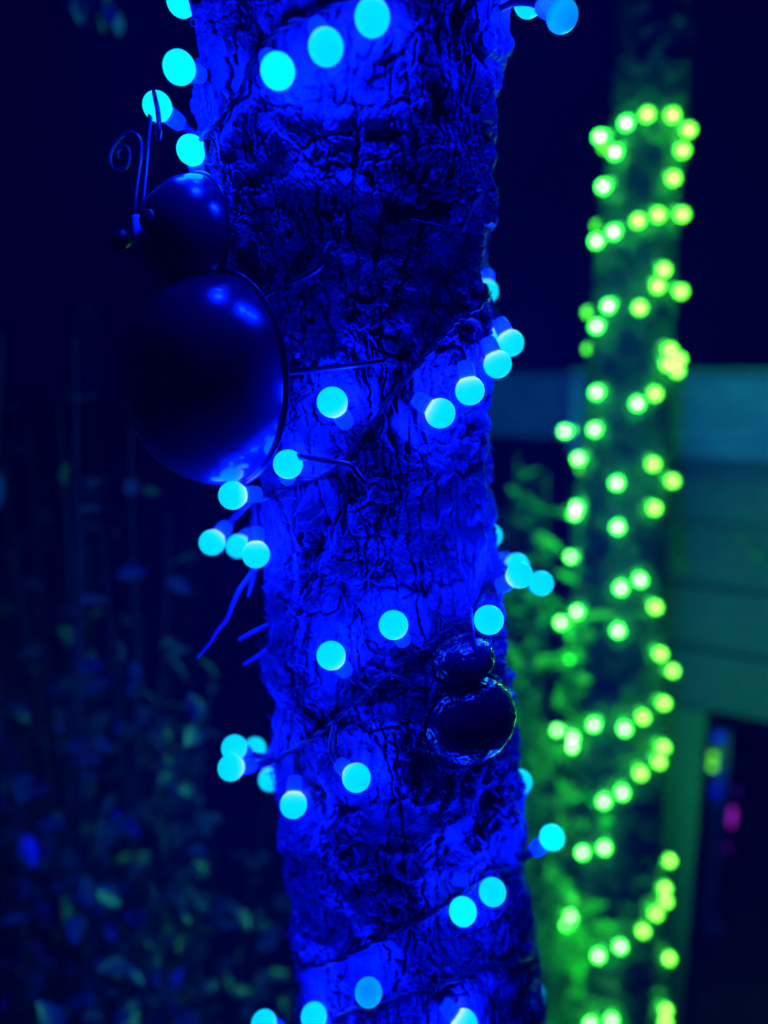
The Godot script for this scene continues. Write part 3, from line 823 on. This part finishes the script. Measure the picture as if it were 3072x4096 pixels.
func fibres(trunk: Node3D) -> void:
	# hair-like roots and frayed bark strands on the lower trunk and a few on the upper
	var rng := RandomNumberGenerator.new()
	rng.seed = 77
	var list := []
	for k in 430:
		var y := rng.randf_range(0.98, 1.52) if rng.randf() < 0.85 else rng.randf_range(1.5, 2.05)
		var a := rng.randf_range(-1.75, 1.75)
		if rng.randf() < 0.3:
			a = rng.randf_range(-1.8, -1.2)
		var length := rng.randf_range(0.008, 0.035)
		var slope := rng.randf_range(-1.5, 1.5)
		var curl := rng.randfn(0.0, 1.2)
		var lift := rng.randf_range(0.001, 0.004)
		var out := rng.randf_range(0.0, 0.012) if rng.randf() < 0.25 else 0.0
		var p := PackedVector3Array()
		for i in 7:
			var t := i / 6.0
			a += cos(slope) * length / 6.0 / 0.11
			y += sin(slope) * length / 6.0
			slope += curl / 6.0
			p.append(trunk_point(NEAR_ROWS, NEAR_Z, a, y, lift + out * t * t))
		list.append(tube(p, [0.0003, 0.0005, 0.0002], 4))
	var o := part("bark_fibres", merge(list), M.fibre, trunk)
	o.set_meta("kind", "stuff")


func ladybird_basis(yaw: float, tilt: float) -> Basis:
	return Basis(Vector3.UP, yaw) * Basis(Vector3.BACK, tilt)


func big_ladybird() -> void:
	var root := thing("ladybird_ornament", "large glossy dark metal ladybird clinging to the trunk's left side", "garden ornament", Vector3(-0.1326, 1.6909, -0.6091))
	root.basis = ladybird_basis(-0.80, 0.10)
	var back := root.transform.affine_inverse()
	var body := part("body", dome(0.09, 0.084, 0.072), M.lacquer, root)
	part("rim", ring(0.09, 0.084, 0.0028, 0.0014), M.lacquer, body)
	var head := part("head", dome(0.050, 0.045, 0.040), M.lacquer, root, back * Vector3(-0.1505, 1.8045, -0.6206))
	part("rim", ring(0.050, 0.045, 0.0022, 0.0012), M.lacquer, head)
	var ball := SphereMesh.new()
	ball.radius = 0.0088
	ball.height = 0.0176
	part("eye", ball, M.black, root, back * Vector3(-0.1755, 1.8102, -0.5931))
	part("eye", ball, M.black, root, back * Vector3(-0.212, 1.8033, -0.6305))
	rods(root, "nose_glint", [[Vector3(-0.19, 1.8153, -0.6063), Vector3(-0.1893, 1.8044, -0.6022), Vector3(-0.19, 1.7981, -0.6031)]], 0.0042, M.pale)  # pale rod added for a reflection between eye and head
	rods(root, "antenna", [[Vector3(-0.1954, 1.8178, -0.616), Vector3(-0.1949, 1.8312, -0.6185), Vector3(-0.1936, 1.8439, -0.621), Vector3(-0.1919, 1.8554, -0.6232), Vector3(-0.1906, 1.8643, -0.6249), Vector3(-0.1905, 1.8726, -0.6264), Vector3(-0.192, 1.8783, -0.6275), Vector3(-0.1949, 1.8811, -0.6281), Vector3(-0.1991, 1.8821, -0.6283), Vector3(-0.2042, 1.8806, -0.628), Vector3(-0.2094, 1.8758, -0.627), Vector3(-0.2131, 1.8694, -0.6258), Vector3(-0.2146, 1.863, -0.6246), Vector3(-0.2138, 1.8569, -0.6234), Vector3(-0.2107, 1.8536, -0.6228), Vector3(-0.2071, 1.8528, -0.6227), Vector3(-0.2035, 1.8546, -0.623), Vector3(-0.2006, 1.8586, -0.6238), Vector3(-0.1993, 1.863, -0.6246), Vector3(-0.1996, 1.8679, -0.6255), Vector3(-0.2019, 1.8712, -0.6262), Vector3(-0.205, 1.8714, -0.6262), Vector3(-0.2079, 1.8692, -0.6258), Vector3(-0.2089, 1.8653, -0.6251), Vector3(-0.2079, 1.8615, -0.6243)], [Vector3(-0.1881, 1.8174, -0.6108), Vector3(-0.1864, 1.8364, -0.6144), Vector3(-0.1845, 1.8591, -0.6188), Vector3(-0.1829, 1.8768, -0.6221), Vector3(-0.1811, 1.8957, -0.6258), Vector3(-0.1796, 1.9084, -0.6282), Vector3(-0.1788, 1.9119, -0.6288), Vector3(-0.1768, 1.9091, -0.6232), Vector3(-0.1733, 1.9012, -0.6136), Vector3(-0.1698, 1.8926, -0.6048), Vector3(-0.1672, 1.8845, -0.5972), Vector3(-0.1661, 1.8778, -0.5938), Vector3(-0.1665, 1.8725, -0.5949), Vector3(-0.169, 1.8701, -0.6005), Vector3(-0.172, 1.8753, -0.6086), Vector3(-0.1735, 1.884, -0.6144)]], 0.0019, M.metal)
	rods(root, "leg", [[Vector3(-0.1018, 1.7461, -0.5952), Vector3(-0.0899, 1.7546, -0.5825), Vector3(-0.0723, 1.7611, -0.5716), Vector3(-0.0479, 1.7699, -0.5529), Vector3(-0.0423, 1.7782, -0.5494), Vector3(-0.0371, 1.7883, -0.5523)], [Vector3(-0.0755, 1.6976, -0.5757), Vector3(-0.0439, 1.7007, -0.555), Vector3(-0.0196, 1.7036, -0.5413), Vector3(0.0015, 1.7068, -0.5368)], [Vector3(-0.0816, 1.6386, -0.5706), Vector3(-0.066, 1.6361, -0.5579), Vector3(-0.044, 1.6346, -0.5444), Vector3(-0.0252, 1.6327, -0.5349), Vector3(-0.0192, 1.6263, -0.5326), Vector3(-0.0129, 1.6186, -0.5342)]], 0.0024, M.metal)
	rods(root, "bracket", [[Vector3(-0.1326, 1.6909, -0.6091), Vector3(-0.08, 1.76, -0.63)]], 0.004, M.black)


func small_ladybird() -> void:
	var root := thing("ladybird_ornament", "small crusted dark ladybird on the trunk's lower right side", "garden ornament", Vector3(0.0686, 1.4219, -0.5629))
	root.basis = ladybird_basis(0.50, 0.0)
	var back := root.transform.affine_inverse()
	var body := part("body", dome(0.0415, 0.0365, 0.030, 140, 60, 0.0009), M.old, root)
	part("rim", ring(0.041, 0.036, 0.0030, 0.0022, 260, 0.9), M.old, body)
	var seam := []
	for k in 9:
		var t := -1.25 + 2.5 * k / 8.0
		seam.append(Vector3(0.001 * sin(k * 2.1), 0.0368 * sin(t), 0.0306 * cos(t)))
	part("wing_seam", tube(smooth_path(seam, 3), [0.0013], 6), M.black, body)
	var head := part("head", dome(0.0275, 0.0195, 0.021, 110, 40, 0.0009), M.old, root, back * Vector3(0.0618, 1.4745, -0.5576))
	part("rim", ring(0.0272, 0.0192, 0.0024, 0.0018, 200, 0.9), M.old, head)
	rods(root, "antenna", [[Vector3(0.0702, 1.4832, -0.541), Vector3(0.0689, 1.4954, -0.5382), Vector3(0.0669, 1.5117, -0.5393), Vector3(0.0662, 1.5207, -0.544), Vector3(0.0674, 1.5146, -0.5469)], [Vector3(0.0773, 1.4759, -0.5477), Vector3(0.0812, 1.4876, -0.5469), Vector3(0.0833, 1.4932, -0.55), Vector3(0.0824, 1.4982, -0.555)]], 0.0011, M.metal)
	rods(root, "leg", [[Vector3(0.0353, 1.4487, -0.5568), Vector3(0.0257, 1.4564, -0.5501), Vector3(0.0084, 1.468, -0.5411), Vector3(0.0066, 1.4651, -0.5426)], [Vector3(0.0356, 1.4264, -0.5586), Vector3(0.0149, 1.4306, -0.5492), Vector3(-0.0063, 1.436, -0.535), Vector3(-0.0067, 1.4263, -0.5383)], [Vector3(0.0419, 1.395, -0.5628), Vector3(0.0359, 1.3949, -0.5577), Vector3(0.0187, 1.3956, -0.5477), Vector3(0.0158, 1.3893, -0.5495)]], 0.0014, M.metal)


func blue_string() -> void:
	var line := []
	for i in CABLE.size() - 1:
		for k in 10:
			var c: Vector2 = CABLE[i].lerp(CABLE[i + 1], k / 10.0)
			var q := section(NEAR_ROWS, c.y)
			var best := -1.0
			for d in [-0.03, 0.0, 0.03]:
				best = maxf(best, bark((fposmod(c.x + d + PI, TAU) - PI) * 0.11, c.y, true))
			var r := q.y + best + 0.002
			line.append([c.x, c.y, r, q.x])
	var soft := []
	for i in line.size():
		var r := 0.0
		var w := 0
		for k in range(maxi(i - 4, 0), mini(i + 5, line.size())):
			r += line[k][2]
			w += 1
		soft.append(r / w)
	var strands := []
	for s in 2:
		var p := PackedVector3Array()
		for i in line.size():
			var e: Array = line[i]
			var t := i * 0.55 + PI * s
			var r: float = soft[i] + 0.0012 * cos(t)
			p.append(Vector3(e[3] + r * sin(e[0]), e[1] + 0.0012 * sin(t), NEAR_Z + r * cos(e[0])))
		strands.append(tube(p, [0.0015], 7))
	var cable := part(numbered("light_cable"), merge(strands), M.cable, self)
	tag(cable, "dark twisted two-core cable wound down the near trunk", "cable")

	var skin := glow([[0.0, Color(0.0, 0.25, 1.0)], [0.10, Color(0.15, 0.92, 1.0)], [0.2, Color(0.78, 0.98, 1.0)], [0.33, Color(0.30, 0.93, 1.0)], [0.5, Color(0.0, 0.90, 1.0)], [1.0, Color(0.0, 0.86, 1.0)]])
	var skin_full := glow([[0.0, Color(0.0, 0.35, 1.0)], [0.14, Color(0.1, 1.0, 1.0)], [0.4, Color(0.0, 1.0, 1.0)], [1.0, Color(0.0, 1.0, 1.0)]])
	var skin_dim := glow([[0.0, Color(0.0, 0.3, 1.0)], [0.5, Color(0.0, 0.66, 1.0)], [1.0, Color(0.0, 0.50, 1.0)]])
	var glass := globe_material(skin, 1.0)
	var glass_full := globe_material(skin_full, 1.0)
	var glass_dim := globe_material(skin_dim, 1.0)
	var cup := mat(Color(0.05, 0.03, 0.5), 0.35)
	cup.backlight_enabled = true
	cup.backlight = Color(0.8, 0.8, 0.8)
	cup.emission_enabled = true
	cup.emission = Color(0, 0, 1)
	cup.emission_energy_multiplier = 0.55  # light shining through the socket plastic, put in as emission
	var globe := globe_shape(0.0112)
	var socket := socket_shape(0.0112)
	var proto := Node3D.new()
	part("globe", globe, glass, proto)
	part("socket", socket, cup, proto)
	proto.add_child(lamp(Color(0.0, 0.003, 1.0).linear_to_srgb(), BLUE_ENERGY, 0.008))
	var n := 0
	for b in BLUE:
		var o: Node3D = proto.duplicate()
		o.name = numbered("globe_light")
		add_child(o)
		o.position = b[0]
		o.basis = aim(b[1])
		tag(o, b[3], "string light", "blue globe lights wound round the near trunk")
		if n in [3, 6, 7, 8, 0, 38, 36]:
			o.get_node("globe").material_override = glass_full
		if n in [5, 39, 43]:
			o.get_node("globe").material_override = glass_dim
		# the lead: a stiff sleeve out of the socket that bends over to the cable
		var from: Vector3 = b[0] + b[1] * 0.0112 * 2.0
		var to: Vector3 = b[2]
		var knee: Vector3 = from + b[1] * minf(0.018, 0.55 * from.distance_to(to) + 0.004)
		var back := o.transform.affine_inverse()
		var p := PackedVector3Array()
		for k in 13:
			p.append(back * from.bezier_interpolate(knee, to.lerp(knee, 0.35), to, k / 12.0))
		part("lead", tube(p, [0.0034, 0.0032, 0.0026, 0.0022], 10), M.lead, o)
		n += 1
	proto.free()


const BLUE_ENERGY := 0.046
const GREEN_ENERGY := 0.010


func green_string() -> void:
	var line := PackedVector3Array()
	for k in 520:
		var t := k / 519.0
		var y := lerpf(0.35, 2.2, t)
		var a := 0.6 - 11.5 * TAU * t
		line.append(trunk_point(FAR_ROWS, FAR_Z, a, y, 0.004, false))
	var cable := part(numbered("light_cable"), tube(line, [0.002], 6), M.cable, self)
	tag(cable, "dark cable wound up the far trunk under the green globe lights", "cable")
	var shells := []
	for c in [[Color(0.01, 1.0, 0.02), 10.0], [Color(0.07, 1.0, 0.003), 6.5], [Color(0.08, 1.0, 0.003), 2.4]]:
		var m := mat(Color(0.05, 0.12, 0.05), 0.35)
		m.albedo_color.a = 0.55
		m.transparency = BaseMaterial3D.TRANSPARENCY_ALPHA
		m.emission_enabled = true
		m.emission = c[0].linear_to_srgb()
		m.emission_energy_multiplier = c[1]
		shells.append(m)
	var cores := []
	for c in [[Color(0.8, 1.0, 0.72), 22.0], [Color(0.66, 1.0, 0.26), 18.0], [Color(0.35, 1.0, 0.05), 4.0]]:
		var m := mat(Color(0.1, 0.1, 0.1), 0.5)
		m.emission_enabled = true
		m.emission = c[0].linear_to_srgb()
		m.emission_energy_multiplier = c[1]
		cores.append(m)
	var bead := SphereMesh.new()
	bead.radius = 0.0046
	bead.height = 0.0092
	bead.radial_segments = 16
	bead.rings = 8
	var cup := mat(Color(0.35, 0.4, 0.35), 0.35)
	cup.backlight_enabled = true
	cup.backlight = Color(0.8, 0.8, 0.8)
	var proto := Node3D.new()
	part("globe", globe_shape(0.0118), shells[0], proto)
	part("led", bead, cores[0], proto)
	part("socket", socket_shape(0.0118), cup, proto)
	proto.add_child(lamp(Color(0.004, 1.0, 0.03).linear_to_srgb(), GREEN_ENERGY, 0.008))
	for g in GREEN:
		var o: Node3D = proto.duplicate()
		o.name = numbered("globe_light")
		add_child(o)
		var way: Vector3 = (g[1] - g[0]).normalized()
		o.position = g[0]
		o.basis = aim(way)
		o.get_node("globe").material_override = shells[g[2]]
		o.get_node("led").material_override = cores[g[2]]
		tag(o, g[3], "string light", "green globe lights wound round the far trunk")
		var from := Vector3(0, -0.0118 * 2.0, 0)
		var to: Vector3 = o.transform.affine_inverse() * g[1]
		part("lead", tube(PackedVector3Array([from, from.lerp(to, 0.5) + Vector3(0.001, 0, 0), to]), [0.003, 0.002], 7), M.lead, o)
	proto.free()


func far_lights() -> void:
	var spots := [Vector3(1.2107, 0.3913, -2.499), Vector3(1.1763, 0.3441, -2.4493), Vector3(1.1729, 0.31, -2.4428), Vector3(1.1934, 0.208, -2.4437), Vector3(1.3545, -0.0066, -2.6267), Vector3(1.3962, 0.063, -2.6909), Vector3(1.3475, -0.1396, -2.6217)]
	var post := thing("garden_post", "short pale post with small lights under the kiosk's right end", "post", Vector3(Vector3(1.2328, 0.1031, -2.5255).x, -0.4, Vector3(1.2328, 0.1031, -2.5255).z))
	part("shaft", board(Vector3(0.05, 0.82, 0.05), 0.006), M.blue_lit, post, Vector3(0, 0.41, 0))
	part("foot", board(Vector3(0.11, 0.02, 0.11), 0.004), M.blue_lit, post, Vector3(0, 0.01, 0))
	var looks := [
		["small distant blue light, upper one at the garden post", Color(0.0, 0.0, 1.0), 0.55],
		["small distant yellow-green light, upper of the touching pair", Color(0.35, 1.0, 0.15), 0.9],
		["small distant yellow-green light, lower of the touching pair", Color(0.4, 1.0, 0.15), 1.0],
		["small distant blue light, lower one at the garden post", Color(0.0, 0.0, 1.0), 0.45],
		["distant purple light right of the garden post", Color(0.6, 0.12, 0.75), 0.7],
		["faint distant violet light above the purple one", Color(0.25, 0.0, 0.6), 0.3],
		["faint distant violet light below the purple one", Color(0.3, 0.0, 0.6), 0.3],
	]
	for k in spots.size():
		var o := thing("globe_light", looks[k][0], "string light", spots[k], "small distant lights at the lower right")
		var m := mat(Color(0.1, 0.1, 0.1), 0.3)
		m.emission_enabled = true
		m.emission = looks[k][1]
		m.emission_energy_multiplier = looks[k][2] * 1.6
		var g := part("globe", globe_shape(0.013), m, o)
		part("socket", socket_shape(0.013), M.lead, o)
		if k == 4:
			g.scale = Vector3(0.8, 3.0, 0.8)
		var l := lamp(looks[k][1], 0.004 * looks[k][2], 0.01)
		o.add_child(l)
